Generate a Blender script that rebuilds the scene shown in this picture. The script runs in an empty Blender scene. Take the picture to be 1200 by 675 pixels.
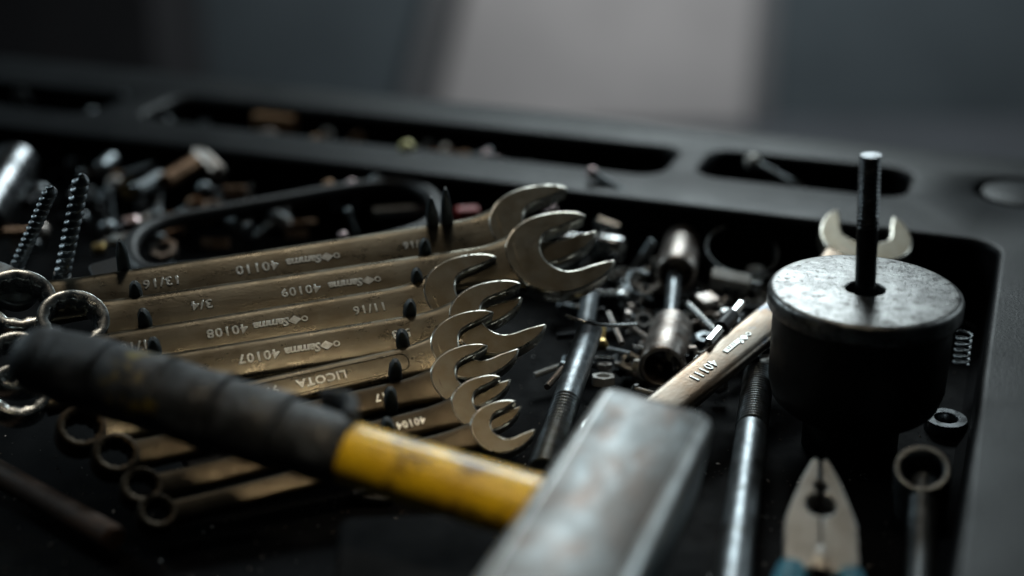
import bpy, bmesh, math, random
from mathutils import Vector as V, Matrix as M, noise
S = 0.01                                   # everything below is written in centimetres
random.seed(7)
scn = bpy.context.scene
C = scn.collection
PI = math.pi
R = math.radians

# ------------------------------------------------------------------ survey of the photo
F, PITCH, HC = 1667.0, R(23), 24.0         # focal length in photo pixels, camera pitch, height above the tray rim


def ray(px, py):
    a = (px - 600) / F; b = (337.5 - py) / F
    return V((a, math.cos(PITCH) + b * math.sin(PITCH), -math.sin(PITCH) + b * math.cos(PITCH)))


def at(px, py, z=0.0):                     # the point at height z (cm) seen at a photo pixel
    d = ray(px, py)
    return V((0, 0, HC)) + d * ((z - HC) / d.z)


def hit(px, py, O, n):
    d = ray(px, py); c = V((0, 0, HC))
    return c + d * ((O - c).dot(n) / d.dot(n))


# ------------------------------------------------------------------ materials
def mat(name, col, rough=0.4, metal=0.0, col2=None, nscale=40, contrast=(0.35, 0.65), rough2=None,
        bump=0.0, bscale=300, spec=0.5, stretch=(1, 1, 1), col3=None, n3=150, c3=(0.6, 0.7), detail=6, coat=0.0):
    m = bpy.data.materials.new(name); m.use_nodes = True
    nt = m.node_tree; N = nt.nodes; L = nt.links
    b = N['Principled BSDF']
    b.inputs['Base Color'].default_value = (*col, 1)
    b.inputs['Roughness'].default_value = rough
    b.inputs['Metallic'].default_value = metal
    b.inputs['Specular IOR Level'].default_value = spec
    b.inputs['Coat Weight'].default_value = coat
    tc = N.new('ShaderNodeTexCoord'); mp = N.new('ShaderNodeMapping')
    mp.inputs['Scale'].default_value = stretch
    L.new(tc.outputs['Object'], mp.inputs['Vector'])
    oi = N.new('ShaderNodeObjectInfo'); L.new(oi.outputs['Random'], mp.inputs['Location'])   # no two pieces wear alike

    def noi(scale, det):
        n = N.new('ShaderNodeTexNoise'); n.inputs['Scale'].default_value = scale
        n.inputs['Detail'].default_value = det; n.inputs['Roughness'].default_value = 0.65
        L.new(mp.outputs[0], n.inputs['Vector']); return n

    def rng(n, a, z, lo=0.0, hi=1.0):
        r = N.new('ShaderNodeMapRange'); r.inputs[1].default_value = a; r.inputs[2].default_value = z
        r.inputs[3].default_value = lo; r.inputs[4].default_value = hi
        L.new(n.outputs['Fac'], r.inputs[0]); return r
    if col2:
        n = noi(nscale, detail); r = rng(n, *contrast)
        mx = N.new('ShaderNodeMix'); mx.data_type = 'RGBA'
        mx.inputs[6].default_value = (*col, 1); mx.inputs[7].default_value = (*col2, 1)
        L.new(r.outputs[0], mx.inputs[0]); out = mx.outputs[2]
        if col3:
            n3_ = noi(n3, 4); r3 = rng(n3_, *c3)
            m3 = N.new('ShaderNodeMix'); m3.data_type = 'RGBA'
            L.new(out, m3.inputs[6]); m3.inputs[7].default_value = (*col3, 1)
            L.new(r3.outputs[0], m3.inputs[0]); out = m3.outputs[2]
        L.new(out, b.inputs['Base Color'])
    if rough2 is not None:
        n = noi(nscale * 1.7, detail); r = rng(n, 0.3, 0.7, rough, rough2)
        L.new(r.outputs[0], b.inputs['Roughness'])
    if bump:
        n = noi(bscale, 5)
        bp = N.new('ShaderNodeBump'); bp.inputs['Strength'].default_value = bump
        bp.inputs['Distance'].default_value = 0.0006
        L.new(n.outputs['Fac'], bp.inputs['Height']); L.new(bp.outputs[0], b.inputs['Normal'])
    return m


MT = dict(
    tempered=mat('heat_tinted_steel', (.25, .22, .185), .25, 1, (.19, .125, .08), 45, (.38, .62), .42, .15, 800, col3=(.13, .15, .18), n3=70, c3=(.58, .68), stretch=(.6, 1, 1)),
    shaded_ring=mat('shaded_ring_steel', (.06, .045, .03), .36, 1, (.03, .022, .014), 120, (.4, .7), .55),
    bevel_glint=mat('bevel_glint_steel', (.72, .74, .74), .34, 1, (.45, .45, .45), 70, (.4, .7), .5, .2, 300),
    shade_black=mat('shaded_black_plastic', (.003, .0033, .004), .6, 0, (.006, .006, .007), 40, (.4, .7), .8, .3, 600, .05),
    edge=mat('edge_highlight_steel', (.62, .60, .54), .24, 1, (.38, .33, .25), 220, (.45, .7), .36),
    shine=mat('pale_steel', (.72, .70, .66), .28, .35, (.55, .52, .48), 160, (.45, .7), .4),
    tray=mat('tray_plastic', (.006, .0075, .009), .38, 0, (.011, .0125, .0145), 18, (.4, .7), .5, .3, 700, .16, col3=(.05, .048, .047), n3=380, c3=(.60, .74)),
    wrench=mat('wrench_steel', (.20, .180, .138), .22, 1, (.135, .113, .078), 80, (.34, .68), .40, .14, 900, col3=(.06, .045, .035), n3=300, c3=(.66, .74), stretch=(.6, 1, 1)),
    wrench_shaded=mat('dark_shaded_steel', (.08, .066, .046), .3, 1, (.045, .035, .024), 70, (.34, .7), .45, .14, 900, col3=(.05, .035, .025), n3=300, c3=(.64, .72)),
    jaw=mat('jaw_steel', (.18, .162, .125), .33, 1, (.14, .113, .073), 90, (.35, .65), .48, .08, 900, col3=(.05, .04, .03), n3=330, c3=(.68, .76)),
    stamp=mat('stamp_glint_steel', (.85, .87, .85), .3, .8, (.6, .6, .55), 500, (.4, .6)),  # bright tone stands in for the glint of the stamped letters
    ring=mat('ring_chrome', (.66, .68, .66), .18, 1, (.34, .30, .24), 160, (.52, .74), .32, .05, 700),
    chrome=mat('chrome', (.62, .63, .63), .16, 1, (.35, .35, .34), 200, (.4, .7), .32, .1, 500),
    dsteel=mat('dark_steel', (.28, .31, .33), .3, 1, (.15, .155, .16), 150, (.4, .65), .5, .2, 700),
    rsteel=mat('worn_steel', (.50, .46, .43), .3, 1, (.33, .26, .22), 130, (.42, .62), .5, .25, 800, col3=(.08, .06, .05), n3=500, c3=(.62, .7)),
    hammer=mat('hammer_steel', (.25, .275, .285), .38, .95, (.135, .125, .118), 45, (.38, .6), .58, .3, 200, col3=(.16, .13, .115), n3=80, c3=(.51, .66), stretch=(1, .55, 1)),
    yellow=mat('yellow_fibreglass', (.95, .60, .012), .3, 0, (.60, .34, .02), 70, (.42, .7), .5, .25, 200, .5, col3=(.09, .04, .015), n3=80, c3=(.54, .66), coat=.35),
    grip=mat('black_grip_tape', (.018, .021, .025), .40, 0, (.10, .115, .135), 75, (.46, .72), .62, 1.0, 260, .5, col3=(.22, .17, .03), n3=42, c3=(.61, .67)),
    disc=mat('machined_steel', (.36, .36, .355), .27, 1, (.20, .198, .195), 130, (.38, .6), .46, .35, 700, col3=(.08, .075, .07), n3=330, c3=(.56, .64)),
    drum=mat('drum_black', (.028, .026, .025), .36, .6, (.012, .011, .010), 60, (.4, .7), .6, .15, 500),
    rod2=mat('thread_steel', (.22, .23, .24), .22, 1, (.05, .05, .052), 150, (.4, .7), .36),
    rod=mat('blackened_steel', (.028, .03, .033), .24, 1, (.015, .015, .016), 150, (.4, .7), .42),
    black=mat('black_plastic', (.018, .019, .021), .42, 0, (.035, .035, .037), 90, (.4, .7), .6, .25, 500),
    peg=mat('peg_plastic', (.03, .042, .048), .34, 0, (.05, .062, .068), 150, (.4, .7), .5, .35, 600, .6),
    blue=mat('blue_plastic', (.06, .30, .46), .4, 0, (.04, .2, .32), 70, (.4, .7), .5, .1, 300),
    plier=mat('plier_steel', (.52, .53, .52), .36, .6, (.40, .385, .36), 110, (.4, .65), .5, .2, 600),
    brassy=mat('pale_brass', (.85, .78, .38), .3, .3, (.7, .62, .28), 120, (.4, .7), .4),
    brass=mat('brass', (.75, .55, .22), .25, 1, (.5, .36, .15), 120, (.4, .7), .4),
    copper=mat('copper_brown', (.30, .18, .11), .35, 1, (.16, .095, .06), 120, (.4, .7), .5),
    wood=mat('pale_wood', (.48, .27, .13), .6, 0, (.33, .17, .07), 60, (.4, .7), .7, .3, 200, stretch=(1, 6, 6)),
    rustbar=mat('rusty_bar', (.08, .04, .02), .65, .3, (.04, .02, .012), 60, (.4, .7), .75, .4, 300),
    red=mat('red_plastic', (.5, .02, .015), .4, 0, (.3, .01, .01), 90, (.4, .7), .5),
    pink=mat('pinkish_chrome', (.62, .48, .48), .22, 1, (.4, .3, .3), 160, (.4, .7), .35),
    wall=mat('wall_paint', (.078, .10, .112), .8, 0, (.055, .072, .082), 2, (.35, .65), .9, .1, 30),
    border=mat('patch_falloff_paint', (.19, .195, .20), .7, 0, (.16, .165, .17), 3, (.35, .65), .8),
    capm=mat('cap_plastic', (.028, .03, .033), .42, 0, (.02, .021, .023), 60, (.4, .7), .5),
    panel=mat('light_patch_paint', (.60, .575, .565), .6, 0, (.43, .415, .41), 2.2, (.32, .68), .75, .1, 30),
    backdrop=mat('backdrop_paint', (.012, .013, .015), .6, 0, (.02, .02, .022), 5, (.35, .65), .8, .1, 30),
    floor=mat('concrete', (.06, .07, .08), .8, 0, (.045, .052, .06), 3, (.35, .65), .9, .1, 30),
    debris=mat('metal_filings', (.45, .42, .40), .35, 1, (.2, .14, .1), 300, (.4, .6)),
)


# ------------------------------------------------------------------ mesh helpers
class MB:
    def __init__(s): s.v = []; s.f = []

    def add(s, vs, fs, X=None):
        o = len(s.v)
        s.v += [(X @ V(p) if X else V(p)) for p in vs]
        s.f += [[i + o for i in q] for q in fs]
        return s

    def build(s, name, m, parent=None, angle=35, X=None, edge=None):
        me = bpy.data.meshes.new(name)
        me.from_pydata([tuple(p * S) for p in s.v], [], s.f)
        bm = bmesh.new(); bm.from_mesh(me)
        bmesh.ops.recalc_face_normals(bm, faces=bm.faces)
        bm.to_mesh(me); bm.free()
        me.set_sharp_from_angle(angle=R(angle))
        me.polygons.foreach_set('use_smooth', [p.loop_total < 11 for p in me.polygons])
        me.materials.append(m)
        if edge:                           # brighter steel on rims and sides: edge highlights put into the colour
            me.materials.append(MT[edge])
            me.polygons.foreach_set('material_index', [0 if p.loop_total > 10 else 1 for p in me.polygons])
        o = bpy.data.objects.new(name, me); C.objects.link(o)
        if parent: o.parent = parent
        if X is not None: o.matrix_basis = cm(X)
        return o


def cm(X):
    Y = X.copy(); Y.translation = X.translation * S; return Y


def frame(o, x=None, z=None, y=None):
    """a frame at o; z (or x) is kept, the other made square to it"""
    o = V(o)
    if z is not None:
        z = V(z).normalized()
        x = V(x) if x is not None else (V((1, 0, 0)) if abs(z.x) < .9 else V((0, 1, 0)))
        x = (x - z * x.dot(z)).normalized()
    else:
        x = V(x).normalized(); z = V((0, 0, 1)); z = (z - x * z.dot(x)).normalized()
    y = z.cross(x)
    X = M((x, y, z)).transposed().to_4x4(); X.translation = o
    return X


def tag(o, label, cat, group=None, kind=None):
    if kind: o['kind'] = kind
    if label: o['label'] = label
    if cat: o['category'] = cat
    if group: o['group'] = group
    return o


def thing(name, label, cat, X=None, group=None):
    o = bpy.data.objects.new(name, None); C.objects.link(o)
    o.empty_display_size = .01
    if X is not None: o.matrix_basis = cm(X)
    return tag(o, label, cat, group)


def loft(loops, close_u=True, cap0=True, cap1=True):
    n = len(loops[0]); vs = [p for l in loops for p in l]; fs = []
    for k in range(len(loops) - 1):
        for i in range(n if close_u else n - 1):
            j = (i + 1) % n
            fs.append([k * n + i, k * n + j, (k + 1) * n + j, (k + 1) * n + i])
    if cap0: fs.append(list(range(n))[::-1])
    if cap1: fs.append([(len(loops) - 1) * n + i for i in range(n)])
    return vs, fs


def lathe(prof, n=48, close=False, rad=None):
    """prof: (r, z); closed profile makes a ring"""
    loops = []
    for r, z in prof:
        loops.append([V((r * math.cos(2 * PI * i / n), r * math.sin(2 * PI * i / n), z)) for i in range(n)])
    if close:
        loops.append(loops[0])
        vs, fs = loft(loops, True, False, False)
        m = (len(loops) - 1) * n
        fs = [[(i if i < m else i - m) for i in f] for f in fs]
        return vs[:m], fs
    return loft(loops, True, prof[0][0] > 1e-6, prof[-1][0] > 1e-6) if prof[0][0] > 1e-6 else loft(loops, True, False, prof[-1][0] > 1e-6)


def catmull(pts, sub=6, closed=True):
    out = []; n = len(pts); P = [V(p) for p in pts]
    rngk = range(n) if closed else range(n - 1)
    for k in rngk:
        p0 = P[(k - 1) % n] if closed or k > 0 else P[0]
        p1 = P[k]; p2 = P[(k + 1) % n]
        p3 = P[(k + 2) % n] if closed or k + 2 < n else P[-1]
        for s in range(sub):
            t = s / sub
            out.append(.5 * ((2 * p1) + (p2 - p0) * t + (2 * p0 - 5 * p1 + 4 * p2 - p3) * t * t + (3 * p1 - p0 - 3 * p2 + p3) * t ** 3))
    if not closed: out.append(P[-1])
    return out


def tube(pts, rad, n=12, closed=False, flat=1.0, up=None):
    P = [V(p) for p in pts]; N = len(P); loops = []
    if not isinstance(rad, (list, tuple)): rad = [rad] * N
    u = None
    for k in range(N):
        a = P[(k - 1) % N] if closed or k > 0 else P[0]; b = P[(k + 1) % N] if closed or k < N - 1 else P[-1]
        t = (b - a).normalized()
        if up is not None: u = V(up) - t * V(up).dot(t)
        elif u is None: u = t.orthogonal()
        else: u = u - t * u.dot(t)
        u.normalize(); w = t.cross(u)
        loops.append([P[k] + rad[k] * (u * math.cos(2 * PI * i / n) + w * flat * math.sin(2 * PI * i / n)) for i in range(n)])
    if closed:
        loops.append(loops[0]); vs, fs = loft(loops, True, False, False); m = N * n
        return vs[:m], [[(i if i < m else i - m) for i in f] for f in fs]
    return loft(loops)


def inset2(pts, d):
    """shift a ccw 2-D outline inwards"""
    n = len(pts); out = []
    for i in range(n):
        a, b, c = pts[i - 1], pts[i], pts[(i + 1) % n]
        e1 = (b - a); e2 = (c - b)
        n1 = V((-e1.y, e1.x)).normalized() if e1.length > 1e-9 else V((0, 0)); n2 = V((-e2.y, e2.x)).normalized() if e2.length > 1e-9 else n1
        m = (n1 + n2)
        if m.length < 1e-6: m = n1
        m.normalize(); k = d / max(.45, m.dot(n1))
        out.append(b + m * k)
    return out


def prism(pts, z0, z1, bev=.05, seg=3):
    P = [V((p[0], p[1])) for p in pts]
    A = sum(P[i - 1].x * P[i].y - P[i].x * P[i - 1].y for i in range(len(P)))
    if A < 0: P = P[::-1]
    L = []
    for k in range(seg + 1):
        a = PI / 2 * k / seg
        L.append(([q for q in inset2(P, bev * (1 - math.sin(a)))], z0 + bev * (1 - math.cos(a))))
    for k in range(seg + 1):
        a = PI / 2 * (1 - k / seg)
        L.append(([q for q in inset2(P, bev * (1 - math.sin(a)))], z1 - bev * (1 - math.cos(a))))
    return loft([[V((q.x, q.y, z)) for q in l] for l, z in L])


def rrect(w, h, r, n=5, cx=0, cy=0):
    out = []
    for sx, sy, a0 in ((1, 1, 0), (-1, 1, 90), (-1, -1, 180), (1, -1, 270)):
        for k in range(n + 1):
            a = R(a0 + 90 * k / n)
            out.append((cx + sx * (w / 2 - r) + r * math.cos(a), cy + sy * (h / 2 - r) + r * math.sin(a)))
    return out


def circ(r, n=40, cx=0, cy=0, a0=0):
    return [(cx + r * math.cos(a0 + 2 * PI * i / n), cy + r * math.sin(a0 + 2 * PI * i / n)) for i in range(n)]


def text_obj(body, size, X, parent, m, ext=.018, name='stamped_text', shear=0, bold=.0, spacing=1.0):
    cu = bpy.data.curves.new('t', 'FONT'); cu.body = body; cu.size = size * S; cu.extrude = ext * S
    cu.align_x = 'CENTER'; cu.align_y = 'CENTER'; cu.shear = shear; cu.offset = bold * S; cu.resolution_u = 2
    cu.bevel_depth = .011 * S; cu.space_character = spacing
    t = bpy.data.objects.new('t', cu); C.objects.link(t)
    me = bpy.data.meshes.new_from_object(t)
    bpy.data.objects.remove(t)
    me.name = name; me.materials.clear(); me.materials.append(m)
    o = bpy.data.objects.new(name, me); C.objects.link(o); o.parent = parent; o.matrix_basis = cm(X)
    return o


# ------------------------------------------------------------------ tray
TH = R(20.2)
TR = M.Rotation(-TH, 4, 'Z')               # tray frame -> world


def tray():
    holes = []                             # (cx, cy, w, h, corner r, depth, lip)
    def hole(x0, x1, y0, y1, r, d, lip): holes.append(((x0 + x1) / 2, (y0 + y1) / 2, x1 - x0, y1 - y0, r, d, lip))
    hole(-66, 0, 22, 66.1, 1.5, 4.4, .3)
    hole(-15.7, -4.9, 71.0, 75.8, 1.3, 2.6, .35)
    hole(-50.0, -17.6, 70.2, 75.3, 1.3, 2.6, .4)
    hole(-66, -53.2, 69.6, 74.8, 1.3, 2.6, .35)
    bm = bmesh.new()
    def loop(pts, z):
        vs = [bm.verts.new((x * S, y * S, z * S)) for x, y in pts]
        es = [bm.edges.new((vs[i - 1], vs[i])) for i in range(len(vs))]
        return vs, es
    def join(a, b):
        n = len(a)
        for i in range(n): bm.faces.new((a[i], a[(i + 1) % n], b[(i + 1) % n], b[i]))
    x0, x1, y0, y1 = -70, 20, 16, 79.6
    edges = []
    prev = None
    out = lambda g: rrect(x1 - x0 + 2 * g, y1 - y0 + 2 * g, 3 + g, 8, (x0 + x1) / 2, (y0 + y1) / 2)
    vs, es = loop(out(0), 0); edges += es; prev = vs
    for k in range(1, 5):
        a = PI / 2 * k / 4
        v2, _ = loop(out(.8 * math.sin(a)), -.8 * (1 - math.cos(a))); join(prev, v2); prev = v2
    v2, _ = loop(out(.8), -7); join(prev, v2)
    for cx, cy, w, h, r, d, lip in holes:
        g = lambda o: rrect(w + 2 * o, h + 2 * o, r + o, 8, cx, cy)
        vs, es = loop(g(lip), 0); edges += es; prev = vs
        for k in range(1, 6):
            a = PI / 2 * k / 5
            v2, _ = loop(g(lip * (1 - math.sin(a))), -lip * (1 - math.cos(a))); join(prev, v2); prev = v2
        v2, _ = loop(g(-.12 * d / 3), -d + .4); join(prev, v2); prev = v2
        v2, _ = loop(g(-.12 * d / 3 - .4), -d); join(prev, v2)
        bm.faces.new(v2)
    # round recess for the cap
    cc = (.75, 74.0)
    vs, es = loop(circ(2.6, 40, *cc), 0); edges += es; prev = vs
    for rr, z in ((2.5, -.05), (2.45, -.15), (2.4, -.8)):
        v2, _ = loop(circ(rr, 40, *cc), z); join(prev, v2); prev = v2
    bm.faces.new(prev)
    bmesh.ops.triangle_fill(bm, edges=edges, use_beauty=True)
    bmesh.ops.recalc_face_normals(bm, faces=bm.faces)
    me = bpy.data.meshes.new('tool_tray'); bm.to_mesh(me); bm.free()
    me.polygons.foreach_set('use_smooth', [True] * len(me.polygons)); me.set_sharp_from_angle(angle=R(35))
    me.materials.append(MT['tray']); me.materials.append(MT['shade_black'])
    for p in me.polygons:                  # shade of the well and bins is put into a near-black plastic
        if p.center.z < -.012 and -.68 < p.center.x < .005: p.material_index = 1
    o = bpy.data.objects.new('tool_tray', me); C.objects.link(o); o.matrix_basis = TR
    tag(o, 'black moulded plastic tool tray with a big well and small bins along its far edge', 'tool tray')
    a, b = lathe([(0, 0), (1.85, 0), (2.0, -.06), (2.08, -.2), (2.08, -.6), (0, -.6)], 40)
    p = MB().add(a, b).build('cap', MT['tray'], o); p.location = (cc[0] * S, cc[1] * S, -.02 * S)
    return o


FLOOR = -4.4
tray_o = tray()

# ------------------------------------------------------------------ wrenches on their rack
T0, PH = R(20), R(12)
RN = V((math.sin(T0) * math.sin(PH), -math.sin(T0) * math.cos(PH), math.cos(T0)))
RO = at(400, 400, -0.5)


def head_outline(w, rot, style=0):
    up = [(1.14, .64), (.96, .80), (.64, .93), (.25, 1.0), (-.15, .98), (-.55, .82), (-.86, .48), (-.97, 0)]
    out = up + [(x, -y) for x, y in up[-2::-1]]
    inn = [(1.10, -.59), (.66, -.54), (.28, -.53), (.03, -.45), (-.14, -.24), (-.20, 0), (-.14, .24), (.03, .45), (.28, .53), (.66, .54), (1.10, .59)]
    a = catmull([(x, y) for x, y in out], 5, False)
    b = catmull(inn, 4, False)
    pts = a + b
    c, s = math.cos(rot), math.sin(rot)
    return [((x * c - y * s) * w, (x * s + y * c) * w) for x, y in ((p[0], p[1]) for p in pts)]


def ring_mesh(ro, ri, h, n=144):
    prof = [(0, -h / 2 + .08 * h), (.06, -h / 2), (.94, -h / 2), (1, -h / 2 + .06), (1, h / 2 - .1), (.9, h / 2 - .02), (.78, h / 2), (.3, h / 2), (.08, h / 2 - .05 * h), (0, h / 2 - .14 * h)]
    loops = []
    for t, z in prof:
        l = []
        for i in range(n):
            a = 2 * PI * i / n
            tri = abs(((a * 12 / (2 * PI)) % 1) * 2 - 1)
            rin = ri * (1 + .10 * tri) if t < .25 else ri * 1.10
            l.append(V(((rin + (ro - rin) * t) * math.cos(a), (rin + (ro - rin) * t) * math.sin(a), z)))
        loops.append(l)
    loops.append(loops[0])
    vs, fs = loft(loops, True, False, False); m = len(prof) * n
    return vs[:m], [[(i if i < m else i - m) for i in f] for f in fs]


def shank_mesh(L, w0, w1, th, x0, x1, flare0, flare1, flat=False):
    """cross-sections from x0 to x1; widens into both heads"""
    loops = []; K = 40; n = 28
    for k in range(K + 1):
        t = k / K; x = x0 + (x1 - x0) * t
        w = w0 + (w1 - w0) * t
        w += flare1 * max(0, 1 - (x1 - x) / 1.8) ** 2 + flare0 * max(0, 1 - (x - x0) / 1.5) ** 2
        h = th * (1 + .25 * max(0, 1 - (x1 - x) / 1.5) ** 2 + .3 * max(0, 1 - (x - x0) / 1.5) ** 2)
        l = []
        for i in range(n):
            a = 2 * PI * i / n
            ex = .4
            cx = math.copysign(abs(math.cos(a)) ** ex, math.cos(a)); sz = math.copysign(abs(math.sin(a)) ** (.55 if flat else .75), math.sin(a))
            l.append(V((x, cx * w / 2, sz * h / 2)))
        loops.append(l)
    return loft(loops)


def wrench(A, B, nrm, w, wring, wsh, label, texts=(), flatstyle=False, roll=R(12), rot=R(12), group='combination wrenches in the rack', mshank='wrench', tilt=R(12)):
    """A ring centre, B jaw centre (world cm); local x runs A -> B"""
    u = (B - A).normalized(); L = (B - A).length
    n0 = (nrm - u * nrm.dot(u)).normalized()
    n = M.Rotation(roll, 3, u) @ n0
    X = frame(A, x=u, z=n)
    # keep x exactly along the shank
    y = n.cross(u); X = M((u, y, n)).transposed().to_4x4(); X.translation = A
    t = thing('combination_wrench', label, 'wrench', X, group)
    th = .34 * w ** .6 + .1
    MB().add(*shank_mesh(L, wsh * .92, wsh, th, wring * .80, L - w * .72, wsh * .05, wsh * .38, flatstyle)).build('shank', MT[mshank], t, 30)
    hh = th * 1.12 + .06
    MB().add(*prism(head_outline(w, rot), -hh / 2, hh / 2, .075 * w ** .5, 3), M.Translation((L, 0, 0))).build('open_jaw', MT['jaw'], t, 30, edge='edge')
    Xr = M.Rotation(tilt, 4, 'Y')
    MB().add(*ring_mesh(wring, wring * .62, th * 1.6), M.Translation((0, 0, .22)) @ Xr).build('ring_end', MT['shaded_ring' if wring < 1 else 'ring'], t, 32)  # small rings get darker steel: shade under the grip is painted in
    ztop = th / 2
    for body, xx, size, yy in texts:
        brand = body == 'Samma'
        Z = M.Translation((xx, yy, ztop * 1.0 + .012)) @ M.Rotation(PI, 4, 'Z')
        text_obj(body, size, Z, t, MT['stamp'], .012, shear=.15 if brand else 0, bold=.012 if brand else .004, spacing=.92 if brand else 1.12)
        if brand:                          # the little diamond-and-ring emblem beside the name
            e = MB(); q = M.Translation((xx + size * 1.75, yy, ztop))
            e.add(*prism([(.55 * size, 0), (0, .42 * size), (-.55 * size, 0), (0, -.42 * size)], 0, .03, .012, 1), q)
            a, b = lathe([(.14 * size, 0), (.26 * size, 0), (.26 * size, .035), (.14 * size, .035)], 16, True)
            e.add(a, b, q @ M.Translation((.75 * size, 0, 0)))
            e.build('stamped_emblem', MT['stamp'], t)
    if flatstyle:                          # raised border round a sunken panel
        a, b = [], []
        hw = wsh * .27; xs0, xs1 = wring * 1.7, L - w * 1.75
        pl = [(xs0 + hw, hw)] + [(xs0 + (xs1 - xs0) * k / 10, hw) for k in range(1, 10)] + [(xs1 - hw * .2 + hw * math.sin(R(g)) * .9, hw * math.cos(R(g))) for g in range(0, 181, 15)] + [(xs1 - (xs1 - xs0) * k / 10, -hw) for k in range(1, 10)] + [(xs0 - hw * math.sin(R(g)), -hw * math.cos(R(g))) for g in range(0, 180, 15)]
        MB().add(*tube([(p[0], p[1], ztop * .97) for p in pl], .035, 6, True)).build('panel_border', MT[mshank], t)
    return t, X, L


def px_len(X, px, py):                      # distance along a wrench of a photo pixel
    n = X.col[2].to_3d(); O = X.translation
    p = hit(px, py, O, n) - O
    return p.dot(X.col[0].to_3d())


SPEC = [  # ring px, jaw px, AF width, ring radius, shank width
    ((22, 361), (626, 270), 2.15, 1.50, 2.05),
    ((86, 384), (646, 303), 2.15, 1.42, 2.05),
    ((22, 432), (545, 348), 1.85, 1.34, 1.85),
    ((22, 467), (574, 379), 1.80, 1.20, 1.80),
    ((95, 510), (548, 411), 1.60, .92, 1.35),
    ((135, 540), (544, 447), 1.42, .86, 1.20),
    ((165, 577), (563, 479), 1.22, .74, 1.05),
    ((183, 607), (583, 506), 1.12, .68, .90),
]
LAB = [
    'largest combination wrench, farthest in the rack, stamped 40110 and 13/16, brown tarnished steel',
    'combination wrench stamped 40109 and 3/4, second from the back, its jaw reaching farthest right',
    'tarnished combination wrench stamped 40108 and 11/16, third from the back of the rack',
    'combination wrench stamped 40107 and 5/8, just behind the one with the lettered panel',
    'slim combination wrench with a bordered sunken panel lettered LICOTA',
    'small combination wrench just below the one lettered LICOTA, mostly plain shank',
    'small worn combination wrench, second nearest to the yellow hammer handle',
    'smallest combination wrench, half covered by the yellow hammer handle, jaw wide open',
]
TX = [
    [('13/16', (190, 335), .62), ('40110', (302, 322), .66), ('Samma', (357, 313), .56), ('13/16', (490, 297), .5)],
    [('3/4', (237, 362), .62), ('40109', (352, 345), .6), ('Samma', (405, 337), .54)],
    [('11/16', (163, 408), .56), ('40108', (266, 391), .6), ('Samma', (318, 383), .54), ('11/16', (433, 366), .56)],
    [('5/8', (206, 432), .56), ('40107', (303, 421), .6), ('Samma', (355, 413), .54), ('5/8', (470, 396), .56)],
    [('99909', (305, 460), .5), ('LICOTA', (376, 446), .52)],
    [('17', (446, 470), .45), ('40105', (345, 486), .45)],
    [('40104', (478, 492), .42)],
    [],
]
for i, (a, b, w, rr, ws) in enumerate(SPEC):
    A = hit(*a, RO, RN); B = hit(*b, RO, RN)
    u = (B - A).normalized(); n0 = (RN - u * RN.dot(u)).normalized(); n = M.Rotation(R(12), 3, u) @ n0
    y = n.cross(u); X = M((u, y, n)).transposed().to_4x4(); X.translation = A
    tx = [(s, px_len(X, *q), sz, 0) for s, q, sz in TX[i]]
    wrench(A, B, RN, w, rr, ws * 1.07, LAB[i], tx, flatstyle=(i == 4), mshank='wrench_shaded' if i > 4 else 'wrench')  # smaller shanks: darker brown steel with the shade by the grip painted in

# rack: two black rails with pegs standing between the wrenches
def rack():
    X = frame(RO, x=(math.cos(PH), math.sin(PH), 0), z=RN)
    t = thing('wrench_rack', 'black plastic wrench rack with small upright pegs between the wrenches', 'wrench rack', X)
    Xi = X.inverted()
    def loc(px, py, d=0): return Xi @ hit(px, py, RO, RN) + V((0, 0, d))
    for c0, c1 in (((505, 262), (440, 540)), ((128, 300), (232, 500))):
        a = loc(*c0, -1.35); b = loc(*c1, -1.35); d = (b - a).normalized()
        Q = frame((a + b) / 2, x=d, z=(0, 0, 1))
        MB().add(*prism(rrect((b - a).length + 2, 1.6, .3), -.35, .35, .08), Q).build('rail', MT['black'], t)
    def peg(px, py, h, w=.55):
        p = loc(px, py, .22)
        L = [(-1.2, 1.0, .8), (0, 1.0, .8), (h * .55, .85, .75), (h * .85, .5, .55), (h, .16, .3)]
        loops = []
        lean = random.uniform(-.1, .1)
        for z, sx, sy in L:
            loops.append([p + V((q[0] * sx * w + lean * z, q[1] * sy * w * 1.35, z)) for q in rrect(1, 1, .28, 3)])
        MB().add(*loft(loops)).build('peg', MT['peg'], t, 30)
    for q in ((498, 300, .75), (489, 335, .75), (480, 372, .75), (472, 406, .7), (463, 443, .8), (458, 475, .75), (455, 508, .6),
              (160, 350, .7), (171, 382, .7), (182, 416, .7), (507, 270, 1.7), (524, 268, 2.1), (146, 318, 1.5)): peg(*q)
rack()

# ------------------------------------------------------------------ diagonal wrench 40111
A = at(742, 508, -2.6); B = at(1013, 287, -.4)
dn = V((-.12, -.36, 1)).normalized()
u = (B - A).normalized(); n0 = (dn - u * dn.dot(u)).normalized(); y = n0.cross(u)
Xd = M((u, y, n0)).transposed().to_4x4(); Xd.translation = A
tx = [('40111', px_len(Xd, 822, 441), .62, .0), ('Samma', px_len(Xd, 855, 411), .46, .0)]
# its ring lies under the hammer
wrench(A - u * 1.2, B, dn, 2.15, 1.5, 1.85, 'combination wrench stamped 40111 lying diagonally behind the steel drum, jaw pointing away', [(s, l + 1.2, z, y_) for s, l, z, y_ in tx], roll=0, rot=R(28), group=None, mshank='tempered')

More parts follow.
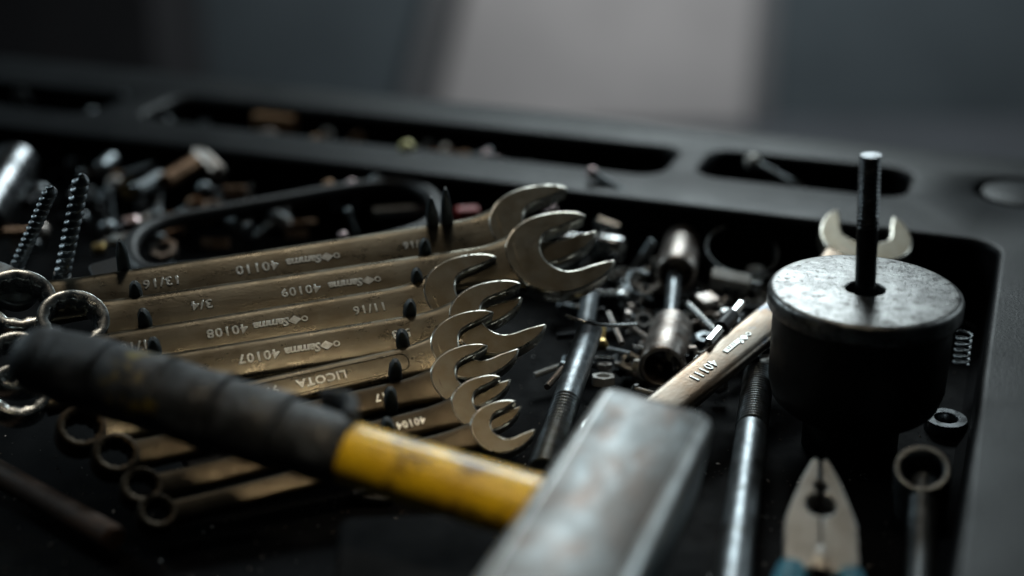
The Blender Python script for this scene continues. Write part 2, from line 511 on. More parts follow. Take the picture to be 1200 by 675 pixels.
# ------------------------------------------------------------------ sledge hammer
def hammer():
    h = V((.34, .94, 0)).normalized()
    s = V((3.55, -1.2, -.5)); s = (s - h * s.dot(h)).normalized()
    n = s.cross(h)
    c0 = V((3.1, 43.6, 2.0))               # far left corner of the top face
    W, Hh, Ln = 4.05, 3.9, 13.6
    cen = c0 + s * (W / 2) - n * (Hh / 2) - h * (Ln / 2)
    X = M((s, h, n)).transposed().to_4x4(); X.translation = cen
    t = thing('sledge_hammer', 'short sledge hammer with worn grey head and yellow handle with black taped grip', 'hammer', X)
    loops = []
    for yy, k, r in ((-Ln / 2, .86, .7), (-Ln / 2 + .12, .93, .6), (-Ln / 2 + .4, .985, .42), (-Ln / 2 + .8, 1, .38), (-3, 1, .36), (0, 1, .36), (3, 1, .36), (Ln / 2 - .6, 1, .36), (Ln / 2 - .3, .99, .4), (Ln / 2 - .1, .975, .45), (Ln / 2, .94, .5)):
        prof = rrect(W * k, Hh * k, r + .06, 2)
        loops.append([V((p[0], yy, p[1])) for p in prof])
    MB().add(*loft(loops)).build('head', MT['hammer'], t, 50)
    hd = t.children[0] if t.children else [o for o in bpy.data.objects if o.parent == t][0]
    hd.data.materials.append(MT['bevel_glint'])    # bright bevels: the highlight along the edges is painted
    for p in hd.data.polygons:
        if abs(p.normal.z) > .3 and (abs(p.normal.x) > .3 or abs(p.normal.y) > .3): p.material_index = 1
    # handle leaves the head on its left: local -x
    hl = 19.0
    st = [(1.9, 1.0, 1.35), (-1.0, 1.0, 1.35), (-2.6, 1.0, 1.27), (-5, .98, 1.2), (-9.2, .97, 1.15), (-9.6, .95, 1.1)]
    def stn(st, n=28, bumpy=0):
        L = []
        for x, rz, ry in st:
            l = []
            for i in range(n):
                a = 2 * PI * i / n
                k = 1 + bumpy * (noise.noise(V((x * .9, math.cos(a) * 1.2, math.sin(a) * 1.2))))
                l.append(V((x, ry * k * math.cos(a) + 1.2, rz * k * math.sin(a) + .012 * (x + 2))))
            L.append(l)
        return L
    MB().add(*loft(stn(st))).build('handle', MT['yellow'], t)
    g = []; x = -8.7
    g.append((x, .85, 1.0)); g.append((x - .05, 1.08, 1.24))
    xs = -8.8
    while xs > -hl:                        # windings of tape: each steps up over the one before
        t_ = (-8.8 - xs) / (hl - 8.8)
        base = 1.08 + .10 * math.sin(t_ * PI) + .08 * t_
        for q, st_ in ((0, .0), (.06, .10), (1.0, .06), (2.1, .015), (2.28, -.02)):
            g.append((xs - q, base + st_, (base + st_) * 1.13))
        xs -= 2.3
    xe = g[-1][0]
    g += [(xe - .3, 1.2, 1.36), (xe - .7, 1.1, 1.2), (xe - 1.05, .8, .95), (xe - 1.2, .45, .55)]
    MB().add(*loft(stn(g, 36, .14))).build('grip', MT['grip'], t, 60)
    # loose tail of the tape
    pts = [V((-9.0, 1.6, .9)), V((-9.3, 2.3, .95)), V((-9.9, 2.7, .8)), V((-10.5, 2.8, .6))]
    MB().add(*tube(catmull(pts, 5, False), .4, 10, flat=.7, up=(0, 0, .1))).build('tape_tail', MT['grip'], t)
    return t
hammer()

# ------------------------------------------------------------------ steel drum with spindle
def helix_rod(L, r, d, pitch, starts=1, n=20, per=8):
    K = int(L / pitch * per) + 1; loops = []
    for k in range(K + 1):
        z = L * k / K
        loops.append([V(((r + d * math.cos(starts * (2 * PI * i / n)- 2 * PI * z / pitch)) * math.cos(2 * PI * i / n), (r + d * math.cos(starts * (2 * PI * i / n) - 2 * PI * z / pitch)) * math.sin(2 * PI * i / n), z)) for i in range(n)])
    return loft(loops)


def drum():
    c = at(1014, 338, 2.5); c.z = 0
    t = thing('steel_drum', 'heavy round steel drum with bright machined lid and a dark threaded spindle through it', 'drum', M.Translation((c.x, c.y, FLOOR)))
    H = 2.5 - FLOOR; r = 3.72
    MB().add(*lathe([(0, 0), (1.9, 0), (1.9, 1.9), (3.0, 2.05), (3.25, 2.3), (3.43, 3.0), (3.45, H - .95), (0, H - .95)], 96)).build('body', MT['drum'], t)
    MB().add(*lathe([(.75, H - .9), (3.45, H - .9), (3.66, H - .82), (r, H - .7), (r, H - .22), (r - .05, H - .1), (r - .16, H - .02), (r - .28, H), (.80, H), (.75, H - .05)], 120, True)).build('lid', MT['disc'], t)
    LN = M.Translation((0, 0, H)) @ M.Rotation(R(-3.6), 4, 'Y') @ M.Translation((0, 0, -H))
    MB().add(*lathe([(0, H - 1.2), (.40, H - 1.2), (.40, H + 2.9), (0, H + 2.9)], 28), LN).build('spindle', MT['rod'], t)
    MB().add(*helix_rod(2.9, .385, .04, .17, 1, 28), LN @ M.Translation((0, 0, H + 2.5))).build('spindle_thread', MT['rod2'], t, 80)
drum()


# ------------------------------------------------------------------ small hardware makers
def socket(near, far, r, label, m='chrome', group='sockets lying in the well'):
    near = V(near); far = V(far); z = (near - far); L = z.length
    X = frame(far, z=z)
    t = thing('socket', label, 'socket', X, group)
    MB().add(*lathe([(0, .02), (r * .45, .02), (r * .5, 0), (r * .86, 0), (r * .94, .08), (r * .94, L * .42), (r, L * .5), (r, L - .1), (r * .95, L - .02), (r * .88, L), (r * .78, L - .03), (r * .72, L - .12), (r * .70, L * .45), (0, L * .42)], 40)).build('body', MT[m], t)
    a = MB()
    for k in range(2): pass
    b, c = lathe([(r * .945, L * .22), (r * .965, L * .24), (r * .965, L * .30), (r * .945, L * .32), (r * .9, L * .27)], 40, True)
    a.add(b, c).build('grip_band', MT[m], t)
    return t


def rodthing(name, label, cat, p0, p1, r, m, group=None, prof=None):
    p0 = V(p0); p1 = V(p1); z = p1 - p0; L = z.length
    X = frame(p0, z=z)
    o = MB().add(*lathe(prof(L) if prof else [(0, 0), (r * .8, 0), (r, r * .25), (r, L - r * .25), (r * .8, L), (0, L)], 24)).build(name, MT[m], None, X=X)
    return tag(o, label, cat, group)


def bolt(p0, p1, r, hr, label, m='dsteel', mh=None, group=None, pitch=None, name='bolt', head='hex', cat='bolt'):
    """head at p0, threaded shank to p1"""
    p0 = V(p0); p1 = V(p1); z = p1 - p0; L = z.length
    X = frame(p0, z=z)
    t = thing(name, label, cat, X, group)
    n = 6 if head == 'hex' else 24
    if head == 'ball':
        MB().add(*lathe([(0, -hr)] + [(hr * math.sin(R(a)), -hr * math.cos(R(a))) for a in range(20, 180, 20)] + [(0, hr)], 20)).build('head', MT[mh or m], t, 80)
    else:
        MB().add(*prism(circ(hr, n), -hr * .75, 0, hr * .1, 2)).build('head', MT[mh or m], t)
    MB().add(*helix_rod(L, r * .94, r * .06, pitch or r * .45, 1, 18)).build('shank', MT[m], t, 80)
    return t


# threaded studs standing in the well
def stud(top, bot, r, Lthr_end, label, thr_first, group):
    """top far end, bot near end; part of it threaded"""
    top = V(top); bot = V(bot); z = bot - top; L = z.length
    X = frame(top, z=z)
    t = thing('long_stud', label, 'stud', X, group)
    a, b = Lthr_end
    MB().add(*lathe([(0, 0), (r * .85, 0), (r, .12), (r, a * L), (0, a * L)] if a > 0 else [(0, 0), (r * .5, 0), (r * .5, .02), (0, .02)], 28)).build('tip', MT['dsteel'], t)
    MB().add(*helix_rod((b - a) * L, r * .95, r * .10, .21, 1, 24, 7), M.Translation((0, 0, a * L))).build('thread', MT['dsteel'], t, 80)
    if b < 1: MB().add(*lathe([(0, b * L), (r * .98, b * L), (r * .98, L - .1), (r * .8, L), (0, L)], 28)).build('smooth_shank', MT['dsteel'], t)
    return t


stud(at(692, 385, -1.6), at(636, 552, -2.8), .55, (.55, 1.0), 'long dark stud with fine thread on its near half, left of the grey hammer head', False, 'long studs')
rodthing('steel_pin', 'dull steel pin end poking up behind the long dark stud', 'pin', at(692, 345, -2.2), at(686, 384, -2.8), .42, 'dsteel')
stud(at(889, 440, -2.9), at(856, 700, -2.9), .62, (0, .30), 'long bluish stud with threaded far end, between hammer head and pliers', True, 'long studs')

# sockets and extension bar
socket(at(776, 432, -2.9), at(787, 384, -2.9), 1.02, 'worn brownish socket with open black end facing the camera, nearer end of the extension bar', 'rsteel')
socket(at(792, 322, -2.0), at(800, 283, -2.0), .98, 'pale worn socket standing farther along the extension bar, beside the hose clamp', 'rsteel')
rodthing('extension_bar', 'short steel extension bar joining the two worn sockets', 'extension bar', at(791, 318, -2.0), at(786, 372, -2.4), .33, 'dsteel')
socket(at(730, 293, -1.6), at(730, 293, -1.6) + V((-1.35, .45, .1)), .62, 'short bright chrome socket lying sideways right of the big open jaws', 'chrome')
socket(at(1081, 548, -1.6), at(1079, 600, -4.3), 1.0, 'deep dark socket standing with its open mouth up, right of the pliers', 'dsteel')
socket(at(-24, 262, -1.0), at(20, 190, .2), 1.3, 'large grey socket at the far left beside the drill bits', 'rod2')
rodthing('extension_bar', 'bright thin bar lying behind the open jaws of the second wrench', 'extension bar', at(655, 278, -1.6), at(700, 285, -1.6), .3, 'chrome')
rodthing('steel_pin', 'slanted dull pin between the chrome socket and the pale worn socket', 'pin', at(765, 283, -1.4), at(742, 318, -2.6), .22, 'dsteel')
stud(at(1082, 566, -2.4), at(1076, 740, -3.6), .5, (0, .05), 'smooth dark steel rod running toward the camera below the deep socket', False, 'long studs')

# nut and washer
def nutlike(p, ro, ri, h, label, m, name, cat, hexa=True, tilt=0):
    X = M.Translation(p) @ M.Rotation(tilt, 4, 'X')
    n = 48; L = []
    def hx(a): return ro / max(math.cos(((a + PI / 6) % (PI / 3)) - PI / 6), .86) * .93 if hexa else ro
    for rr, z in ((0, 0), (1, 0), (1, h - .06), (.96, h), (.1, h), (0, h - .06)):
        L.append([V(((ri + (hx(2 * PI * i / n) - ri) * rr) * math.cos(2 * PI * i / n), (ri + (hx(2 * PI * i / n) - ri) * rr) * math.sin(2 * PI * i / n), z)) for i in range(n)])
    L.append(L[0]); vs, fs = loft(L, True, False, False); m_ = 6 * n
    o = MB().add(vs[:m_], [[(i if i < m_ else i - m_) for i in f] for f in fs]).build(name, MT[m], None, X=X)
    return tag(o, label, cat)


def chunk(px, py, z, dims, m, name, label, cat, yaw=0, tilt=0, r=.2):
    X = M.Translation(at(px, py, z)) @ M.Rotation(yaw, 4, 'Z') @ M.Rotation(tilt, 4, 'X')
    a, b, h = dims
    o = MB().add(*prism(rrect(a, b, min(a, b) * r), -h / 2, h / 2, min(a, b, h) * .16, 2)).build(name, MT[m], None, X=X)
    return tag(o, label, cat)

nutlike(at(1107, 502, FLOOR + .02), .86, .46, .5, 'thick dark steel ring lying between the drum and the deep socket', 'rod2', 'steel_ring', 'ring', False)

# coil spring
def spring(p, r, wr, h, turns, label, axis=(0, 0, 1)):
    pts = []
    for k in range(int(turns * 20) + 1):
        a = 2 * PI * k / 20
        pts.append((r * math.cos(a), r * math.sin(a), h * k / (turns * 20)))
    o = MB().add(*tube(pts, wr, 8, up=(0, 0, 1))).build('coil_spring', MT['dsteel'], None, 80, X=frame(p, z=axis))
    return tag(o, label, 'spring')


spring(at(1126, 428, -3.0), .32, .05, 1.5, 5.5, 'small dark coil spring leaning upright at the right of the drum', (0.02, .1, 1))
spring(at(800, 268, -1.8), .25, .05, 4.6, 26, 'thin black coil spring lying behind the hose clamp', (1, -.1, 0))


# hose clamp
def clamp():
    c = at(868, 300, -1.9); X = frame(c, z=(.05, -.38, 1), x=(1, 0, 0))
    t = thing('hose_clamp', 'round hose clamp with bright screw housing lying left of the steel drum', 'hose clamp', X)
    r = 1.72
    MB().add(*lathe([(r, -.45), (r + .06, -.45), (r + .06, .45), (r, .45)], 72, True)).build('band', MT['dsteel'], t)
    q = frame((-.75, -r - .28, .1), x=(1, -.25, 0), z=(0, 0, 1))
    MB().add(*prism(rrect(1.9, .75, .15), -.42, .42, .08), q).build('screw_housing', MT['shine'], t)
    MB().add(*lathe([(0, 0), (.26, 0), (.30, .05), (.30, .5), (.24, .56), (0, .56)], 24), q @ frame((.95, 0, 0), z=(1, 0, 0))).build('screw_head', MT['chrome'], t)
    MB().add(*prism(rrect(2.2, .1, .04), -.3, .3, .02), frame((.9, -r - .05, .1), x=(1, .22, 0), z=(0, 0, 1))).build('band_end', MT['chrome'], t)
clamp()


# pliers
def pliers():
    o = at(961, 664, -2.7)
    tip = at(960, 531, -1.1); v = tip - o; v.normalize()
    x = V((1, 0, 0)); x = (x - v * x.dot(v)).normalized(); n = x.cross(v)
    X = frame(o, x=x, z=n)
    t = thing('combination_pliers', 'combination pliers with bare steel jaws pointing away and blue handles', 'pliers', X)
    K = .88
    def half(sg):
        pts = [(.07, 4.9), (.18, 5.05), (.32, 4.95), (.75, 3.9), (1.22, 2.3), (1.36, 1.75), (1.30, 1.55), (1.36, 1.35), (1.34, .9), (1.38, .1), (1.2, -.4), (.35, -.5), (.30, .55), (.05, .75),
               (.05, 2.1), (.25, 2.12), (.50, 2.3), (.62, 2.62), (.55, 2.95), (.34, 3.15), (.16, 3.2), (.12, 3.28), (.26, 3.42), (.30, 3.6), (.22, 3.78), (.07, 3.88), (.11, 4.0), (.07, 4.1), (.11, 4.2), (.07, 4.3), (.11, 4.4), (.07, 4.5), (.11, 4.6), (.07, 4.7), (.11, 4.8)]
        return [(sg * a * K, b * K) for a, b in pts]
    for sg in (1, -1):
        MB().add(*prism(half(sg), -.38, .38, .06, 2)).build('jaw', MT['plier'], t, 40)
    MB().add(*lathe([(0, .36), (.5, .36), (.52, .42), (.45, .46), (0, .47)], 32), M.Translation((0, .2, -.12))).build('pivot', MT['plier'], t)
    for sg in (1, -1):
        pts = catmull([(sg * .9, -.2, 0), (sg * 1.15, -1.5, -.05), (sg * 1.6, -3.0, -.1), (sg * 2.0, -5.4, -.1), (sg * 1.9, -8.5, 0)], 6, False)
        k = len(pts)
        MB().add(*tube(pts, [.5 + .16 * math.sin(PI * min(1, i / k * 1.4)) for i in range(k)], 16, flat=1.0)).build('handle_sleeve', MT['blue'], t, 60)
pliers()

# ------------------------------------------------------------------ left side: bits, loop, scattered metal
def drillbit(p0, p1, r, label):
    p0 = V(p0); p1 = V(p1); z = p1 - p0; L = z.length
    X = frame(p0, z=z); n = 28; K = int(L * 26); loops = []
    pitch = 1.35 * r
    for k in range(K + 1):
        zz = L * k / K
        tp = min(1, (L - zz) / (r * 1.2) + .08)
        l = []
        for i in range(n):
            a = 2 * PI * i / n
            g = math.cos(a - 2 * PI * zz / pitch)
            rr = r * (.72 + .28 * g) * tp
            l.append(V((rr * math.cos(a), rr * math.sin(a), zz)))
        loops.append(l)
    t = thing('drill_bit', label, 'drill bit', X, 'drill bits standing at the left')
    MB().add(*loft(loops)).build('fluted_bit', MT['dsteel'], t, 60)
    MB().add(*lathe([(0, -4), (r * .9, -4), (r, -3.9), (r, .05), (0, .05)], 24)).build('bit_shank', MT['dsteel'], t)


drillbit(at(20, 312, 1.0), at(62, 218, 5.4), .30, 'spiral drill bit at the far left, the slimmer one leaning right')
drillbit(at(73, 322, .9), at(97, 203, 6.2), .36, 'thicker spiral drill bit, right of the slimmer one and upright behind the ring ends')

# a black flat lever resting over the big ring
X = frame(at(-8, 330, 1.2), x=(.9, -.25, 0), z=(.25, -.25, 1))
tag(MB().add(*prism(rrect(4.0, 2.2, .7, 6), -.25, .25, .12, 3)).build('steel_plate', MT['dsteel'], None, X=X), 'rounded dark steel plate end lying over the leftmost ring end', 'plate')


def loop_handle():
    P = [(152, 300), (160, 278), (190, 262), (250, 250), (330, 236), (410, 222), (465, 218), (500, 226), (513, 246), (500, 268), (450, 284), (380, 296), (300, 308), (220, 318), (170, 320)]
    pts = [at(a, b, -.9) for a, b in P]
    o = MB().add(*tube(catmull(pts, 5, True), .48, 14, True, flat=.8)).build('frame_loop', MT['black'], None, 80)
    return o
lo = loop_handle()
lo.name = 'handle_loop'; tag(lo, 'long black plastic handle loop lying behind the largest wrench', 'handle loop')

chunk(325, 143, -1.1, (2.9, 1.3, 1.1), 'wood', 'wood_block', 'small pale orange wooden block in the long bin', 'block', R(-18), 0)
bolt(at(477, 174, 0), at(482, 190, -1.8), .16, .46, 'round brass headed screw shining in the long bin', 'brassy', group='screws in the bins', head='ball', name='screw', cat='screw')
bolt(at(882, 190, .05), at(938, 222, -1.6), .26, .44, 'ball headed steel screw leaning in the right bin', 'dsteel', 'shine', 'screws in the bins', head='ball', name='screw', cat='screw')
nutlike(at(965, 222, -2.2), .9, .62, .8, 'dark round ring lying in the right bin', 'dsteel', 'steel_ring', 'ring', False, R(35))
chunk(992, 192, -1.2, (1.0, .8, .7), 'plier', 'brass_nut', 'small beige metal nut at the back of the right bin', 'nut', R(20))
bolt(at(570, 182, -.5), at(590, 196, -2.0), .16, .30, 'pinkish screw with round head in the long bin', 'dsteel', 'pink', 'screws in the bins', head='ball', name='screw', cat='screw')
bolt(at(190, 128, -.6), at(206, 158, -1.8), .22, .42, 'grey bluish bolt at the left end of the long bin', 'dsteel', None, 'screws in the bins', name='screw', cat='screw')
bolt(at(240, 148, -.8), at(255, 160, -2), .2, .36, 'dull small screw left of the wooden block in the long bin', 'dsteel', None, 'screws in the bins', name='screw', cat='screw')
bolt(at(25, 112, -.5), at(40, 126, -2), .25, .45, 'dark bolt with greenish head in the left bin', 'dsteel', None, 'screws in the bins', name='screw', cat='screw')
bolt(at(383, 158, -.9), at(372, 168, -2), .2, .38, 'tan screw right of the wooden block in the long bin', 'plier', None, 'screws in the bins', name='screw', cat='screw')
bolt(at(418, 163, -.9), at(410, 172, -2), .25, .42, 'copper coloured screw between the wooden block and the brass one', 'copper', None, 'screws in the bins', name='screw', cat='screw')
bolt(at(502, 172, -.7), at(500, 186, -2), .2, .34, 'dull green grey screw just right of the brass headed one', 'dsteel', None, 'screws in the bins', name='screw', cat='screw')

# fittings behind the wrenches
rodthing('pipe_fitting', 'brown copper pipe piece pointing right behind the drill bits', 'pipe', at(192, 214, -1.0), at(232, 190, -.6), .52, 'copper')
rodthing('pipe_fitting', 'bright steel pipe elbow end beside the copper pipe piece', 'pipe', at(232, 178, -.5), at(257, 205, -1.0), .5, 'rsteel')
rodthing('pipe_fitting', 'short pipe nipple with teal sheen left of the copper pipe piece', 'pipe', at(158, 226, -1.2), at(190, 208, -1.0), .5, 'dsteel')
nutlike(at(155, 224, -1.3), .55, .25, .45, 'small gold nut on the end of the pipe nipple', 'brass', 'hex_nut', 'nut', True, R(50))
chunk(153, 262, -1.6, (.8, .6, .6), 'pink', 'metal_scrap', 'pinkish metal scrap left of the black handle loop', 'scrap', R(30), R(20))
chunk(138, 282, -1.4, (.7, .5, .5), 'plier', 'metal_scrap', 'tan metal scrap at the left end of the handle loop', 'scrap', R(-30), R(20))
chunk(116, 292, -1.8, (.6, .6, .5), 'brass', 'metal_scrap', 'dull gold scrap right of the thicker drill bit', 'scrap', R(10))
rodthing('steel_pin', 'thin teal steel pin right of the thicker drill bit', 'pin', at(127, 220, -.4), at(131, 255, -1.8), .2, 'dsteel')
rodthing('steel_pin', 'dim grey pin lying behind the drill bits near the far rail', 'pin', at(118, 198, -.6), at(132, 186, -.6), .4, 'dsteel')
for k, (px, py, mm, r_, lb) in enumerate(((412, 216, 'pink', .30, 'pale round screw head beyond the handle loop, right of the copper one'), (441, 212, 'dsteel', .38, 'grey round screw head beyond the handle loop, nearest the tall pegs'),
                                      (385, 218, 'copper', .34, 'copper round screw head beyond the handle loop'), (402, 277, 'pink', .26, 'small pink shining screw head inside the handle loop'),
                                      (645, 246, 'pink', .36, 'pinkish screw head seen through the open jaw of the largest wrench'), (408, 248, 'dsteel', .2, 'tiny bluish screw head inside the black handle loop'))):
    p = at(px, py, -.7)
    bolt(p, p + V((.3, .9, -1.6)), r_ * .45, r_, lb, 'dsteel', mm, 'round screw heads in the well', head='ball', name='screw', cat='screw')
chunk(548, 252, -1.0, (1.2, .8, .8), 'red', 'red_cap', 'small red plastic cap behind the largest wrench, right of the tall pegs', 'cap', R(10))
chunk(470, 247, -1.9, (3.0, .5, .5), 'plier', 'metal_strip', 'dim brown metal strip inside the black handle loop', 'strip', R(12))

# ball ended lever by the rail
t = bolt(at(694, 203, .45), at(752, 240, -.6), .27, .34, 'ball ended steel lever leaning on the rail behind the chrome socket', 'dsteel', 'pink', head='ball', name='ball_lever', cat='lever')
chunk(753, 241, -.5, (.8, .6, .6), 'chrome', 'steel_ferrule', 'small bright ferrule at the lower end of the ball ended lever', 'ferrule', R(-30))
rodthing('curved_tube', 'dull curved tube end behind the chrome socket', 'tube', at(700, 262, -1.6), at(728, 272, -1.8), .5, 'chrome')
nutlike(at(770, 247, -1.6), .55, .3, .5, 'olive brown nut between the ball ended lever and the far rail', 'brass', 'hex_nut', 'nut', True, R(20))

# odds and ends in the middle
def wirething(name, label, cat, P, r, m, flat=1.0):
    pts = [at(*p) for p in P]
    o = MB().add(*tube(catmull(pts, 6, False), r, 8, flat=flat)).build(name, MT[m], None, 80)
    return tag(o, label, cat)
wirething('metal_strip', 'thin bright curved metal strip lying across the long dark stud', 'strip', [(662, 370, -.9), (685, 377, -.9), (712, 381, -1.2), (746, 380, -1.6)], .1, 'chrome', .5)
rodthing('steel_pin', 'slim bright pin crossing the curved metal strip', 'pin', at(713, 366, -1.6), at(729, 403, -2.2), .13, 'rsteel')
bolt(at(705, 402, -2.8), at(707, 384, -2.6), .14, .3, 'tiny olive brass screw standing left of the worn brown socket', 'brass', None, 'small bits in the middle of the well', name='screw', cat='screw')
wirething('wire_hook', 'bent steel wire hook left of the extension bar', 'hook', [(760, 322, -1.8), (742, 318, -1.8), (735, 330, -2.0), (741, 343, -2.2), (752, 346, -2.4), (764, 352, -2.6)], .1, 'dsteel')
rodthing('steel_pin', 'bright slim pin between the brown socket and the diagonal wrench', 'pin', at(806, 356, -2.2), at(838, 388, -2.6), .14, 'chrome')
chunk(828, 354, -2.8, (1.0, .9, .6), 'rsteel', 'metal_scrap', 'pinkish brown scrap piece below the hose clamp housing', 'scrap', R(30), R(10))
chunk(850, 368, -2.4, (.5, .5, .4), 'chrome', 'metal_scrap', 'small round bright scrap above the screwdriver bits', 'scrap', R(0), 0, .45)
def bitset():
    p0 = at(830, 402, -1.3); p1 = at(869, 356, -1.1); z = p1 - p0; L = z.length
    t = thing('screwdriver_bit', 'chrome screwdriver shaft with black collar along the edge of the diagonal wrench', 'screwdriver', frame(p0, z=z))
    MB().add(*prism(circ(.2, 6), 0, L * .38, .03, 1)).build('shaft', MT['chrome'], t)
    MB().add(*lathe([(0, L * .37), (.3, L * .37), (.33, L * .42), (.33, L * .66), (.3, L * .7), (0, L * .7)], 24)).build('collar', MT['black'], t)
    MB().add(*prism(circ(.2, 6), L * .7, L, .03, 1)).build('tip', MT['chrome'], t)
bitset()
for k, (px, py, mm, lb) in enumerate(((724, 330, 'dsteel', 'dim grey nut left of the wire hook'), (752, 372, 'rsteel', 'worn little nut touching the end of the curved strip'), (700, 330, 'dsteel', 'small dark nut under the tip of the second wrench jaw'),
                                     (826, 402, 'dsteel', 'dark nut right of the brown socket mouth'), (730, 425, 'dsteel', 'dark nut left of the brown socket mouth'), (812, 335, 'dsteel', 'dark nut between the pale socket and the hose clamp housing'))):
    nutlike(at(px, py, FLOOR + .9), .42, .22, .35, lb, mm, 'hex_nut', 'nut', True, R(random.uniform(-30, 30)))
# more screws half lost in the dark of the pile
for k in range(26):
    px = random.uniform(655, 860); py = random.uniform(265, 440)
    p = at(px, py, FLOOR + random.uniform(.3, 1.0)); a = random.uniform(0, 2 * PI)
    q = p + V((math.cos(a), math.sin(a), random.uniform(-.1, .3))) * random.uniform(1.0, 2.4)
    bolt(p, q, .13, .26, 'small dark screw or bolt lying loose in the pile between the wrenches and the drum', 'dsteel' if k % 3 else 'rsteel', None, 'loose screws in the pile', name='screw', cat='screw')

# bins and the far corner are full of small hardware
def heap(n, box, zr, mats, label, group, rr=(.12, .24), ln=(.8, 2.2), seed=1):
    rg = random.Random(seed)
    x0, x1, y0, y1 = box
    for k in range(n):
        p = TR @ V((rg.uniform(x0, x1), rg.uniform(y0, y1), rg.uniform(*zr)))
        a = rg.uniform(0, 2 * PI); m = rg.choice(mats); r_ = rg.uniform(*rr)
        if rg.random() < .3:
            nutlike(p, r_ * 2.4, r_ * 1.3, r_ * 1.8, label.replace('screw', 'nut'), m, 'hex_nut', 'nut', True, rg.uniform(-.8, .8))['group'] = group.replace('screws', 'nuts')
        else:
            q = p + V((math.cos(a), math.sin(a), rg.uniform(-.35, .25))) * rg.uniform(*ln)
            bolt(p, q, r_, r_ * 1.9, label, m, rg.choice(mats), group, name='screw', cat='screw', head=rg.choice(('hex', 'ball')))
heap(34, (-48.5, -19, 71, 74.3), (-2.2, -1.0), ['dsteel', 'dsteel', 'copper', 'rsteel', 'plier', 'pink'], 'small blurred screw in the heap along the long far bin', 'heaped screws in the long far bin', seed=3)
heap(12, (-65, -54.5, 70.3, 73.6), (-2.2, -.9), ['dsteel', 'dsteel', 'rsteel', 'plier'], 'small dark screw in the far left bin', 'heaped screws in the far left bin', seed=4)
heap(7, (-14, -6.5, 71.8, 74.8), (-2.3, -1.8), ['dsteel', 'rod', 'rsteel'], 'small dark screw on the floor of the right bin', 'loose screws in the right bin', seed=5)
heap(60, (-60, -33, 55, 65), (-3.6, -1.2), ['dsteel', 'dsteel', 'rsteel', 'rod', 'rod', 'dsteel', 'copper'], 'dim screw in the dark far left corner of the well', 'scattered screws in the far left corner', (.14, .34), (1, 3.4), seed=6)
heap(12, (-32, -19, 57, 65.5), (-4.0, -2.9), ['dsteel', 'rod', 'rod'], 'dim screw on the well floor behind the largest wrench', 'scattered screws behind the largest wrench', (.14, .3), (1, 3), seed=7)
heap(95, (-17, -8.5, 52, 65), (-3.9, -2.6), ['dsteel', 'chrome', 'rsteel', 'chrome', 'rod', 'shine'], 'small glinting screw in the heap around the sockets', 'heaped screws around the sockets', (.1, .22), (.9, 2.6), seed=8)
heap(10, (-8, -1, 60, 65.5), (-4.0, -3.2), ['dsteel', 'rod'], 'small dark screw on the well floor behind the drum', 'loose screws behind the drum', (.1, .2), (.9, 2.0), seed=9)

# lower left and under the hammer
rodthing('rusty_bar', 'rusty brown bar running diagonally across the dark lower left corner', 'bar', at(-60, 522, -3.6), at(135, 632, -3.4), .5, 'rustbar')
X = frame(at(520, 690, -3.3), x=(1, .05, 0), z=(0, -.1, 1))
tag(MB().add(*prism(rrect(7.0, 5.2, .5), -1.1, 1.1, .2, 3)).build('steel_block', MT['shade_black'], None, X=X), 'dark block lying under the hammer head and yellow handle', 'block')

# filings and grit on the well floor: nobody could count it
mb = MB()
for k in range(2600):
    tx_, ty_ = random.uniform(-40, -1), random.uniform(30, 64)
    p = TR @ V((tx_, ty_, FLOOR + .02)); s_ = random.choice((.03, .04, .05, .09)) * random.uniform(.6, 1.4); a = random.uniform(0, PI)
    d = V((math.cos(a), math.sin(a), random.uniform(-.3, .5))) * s_; e = V((-math.sin(a), math.cos(a), random.uniform(-.3, .3))) * s_ * .5
    up = V((0, 0, s_ * .5))
    vs = [p + d, p + e, p - d, p - e, p + up]
    mb.add(vs, [[0, 1, 4], [1, 2, 4], [2, 3, 4], [3, 0, 4], [3, 2, 1, 0]])
tag(mb.build('metal_filings', MT['debris'], None, 10), 'fine metal filings and grit scattered on the black well floor', 'filings', kind='stuff')

# ------------------------------------------------------------------ the room behind, far out of focus
def slab(name, x0, x1, y0, y1, z0, z1, m, label=None, cat=None, kind='structure'):
    vs = [(x, y, z) for z in (z0, z1) for x, y in ((x0, y0), (x1, y0), (x1, y1), (x0, y1))]
    o = MB().add(vs, [[0, 1, 2, 3], [4, 5, 6, 7], [0, 1, 5, 4], [1, 2, 6, 5], [2, 3, 7, 6], [3, 0, 4, 7]]).build(name, MT[m])
    return tag(o, label, cat, kind=kind)
slab('floor', -500, 500, -200, 400, -100, -90, 'floor')
slab('back_wall', -500, 500, 392, 402, -89.9, 160, 'wall')
bd = [(-23, -89.8), (66, -89.8), (66, 110), (63, 110), (-11, -45)]
tag(MB().add(*prism(bd, -3, 3, 2.4, 6), M.Translation((0, 384, 0)) @ M.Rotation(PI / 2, 4, 'X')).build('light_patch_board', MT['panel'], None), 'wide pale grey board standing in for a patch of light far behind the tray', 'board')  # added pale board stands in for a lit stripe behind the tray
bo = [(-33, -89.7), (73, -89.7), (73, 114), (60, 114), (-20, -45)]
MB().add(*prism(bo, -3, 0, 1, 3), M.Translation((0, 388, 0)) @ M.Rotation(PI / 2, 4, 'X')).build('border', MT['border'], bpy.data.objects['light_patch_board'])  # added mid-grey rim imitates the soft falloff round the light patch

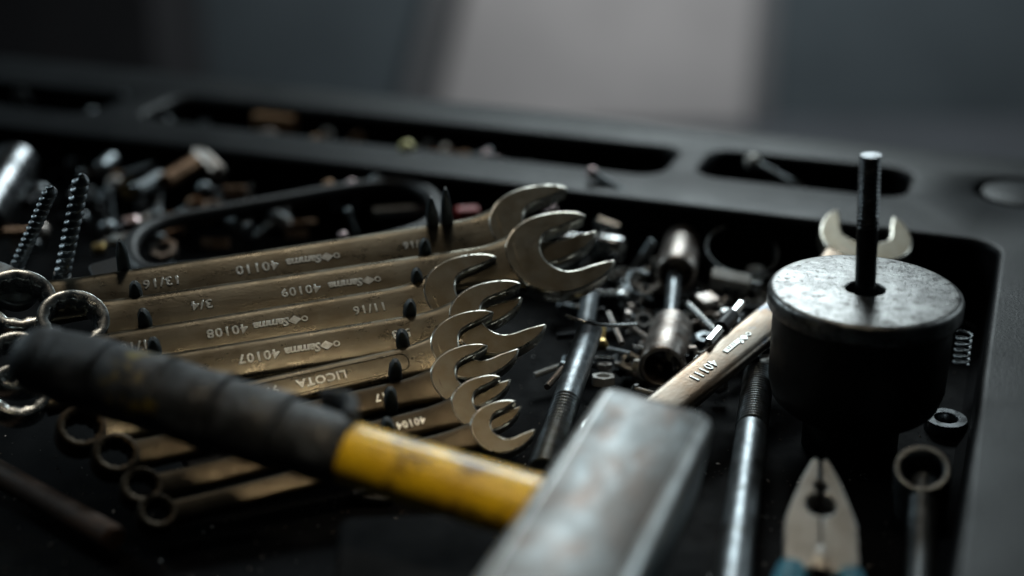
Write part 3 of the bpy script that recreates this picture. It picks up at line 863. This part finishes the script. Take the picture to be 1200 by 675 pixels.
slab('dark_backdrop', -230, -84, 330, 385, -89.9, 60, 'backdrop', 'black cabinet added far behind the tray to darken the left of the wall', 'backdrop', None)  # added black slab that darkens the left of the wall

# ------------------------------------------------------------------ light
def area(name, loc, target, size, energy, col, sy=None, spread=180):
    l = bpy.data.lights.new(name, 'AREA'); l.energy = energy; l.color = col; l.size = size * S
    l.spread = R(spread)
    if sy: l.shape = 'RECTANGLE'; l.size_y = sy * S
    o = bpy.data.objects.new(name, l); C.objects.link(o)
    o.location = V(loc) * S
    d = V(target) - V(loc); o.rotation_euler = d.to_track_quat('-Z', 'Y').to_euler()
    return o
area('window_light', (25, 215, 105), (5, 55, 0), 62, 15, (.84, .97, 1.0), 44)
area('left_window_light', (-150, 150, 80), (-5, 55, 0), 26, 5.5, (.75, .93, 1.0), 60)
area('right_window_light', (150, 130, 75), (5, 50, 0), 30, 2.6, (.8, .95, 1.0), 60)
area('ceiling_light', (-12, 112, 145), (0, 55, 0), 26, 1.2, (1.0, .90, .75), 18)
area('wall_light', (90, 270, 150), (40, 392, -20), 60, 30, (.95, .98, 1.0), 60, 130)
area('handle_fill', (2, 30, 95), (-1, 38, 0), 12, .045, (1.0, .84, .6), 12, 20)  # added fill light to brighten the yellow handle, no visible source
w = bpy.data.worlds.new('World'); scn.world = w; w.use_nodes = True
w.node_tree.nodes['Background'].inputs[0].default_value = (.5, .7, .8, 1)
w.node_tree.nodes['Background'].inputs[1].default_value = .004

# ------------------------------------------------------------------ camera
cd = bpy.data.cameras.new('camera'); cam = bpy.data.objects.new('camera', cd); C.objects.link(cam)
cam.location = (0, 0, HC * S); cam.rotation_euler = (PI / 2 - PITCH, 0, 0)
cd.sensor_width = 36; cd.lens = F / 1200 * 36
cd.clip_start = .02; cd.clip_end = 50
cd.dof.use_dof = True; cd.dof.focus_distance = .578; cd.dof.aperture_fstop = 2.7; cd.dof.aperture_blades = 0
scn.camera = cam
scn.view_settings.view_transform = 'Standard'; scn.view_settings.look = 'None'
scn.view_settings.exposure = 0; scn.view_settings.gamma = 1
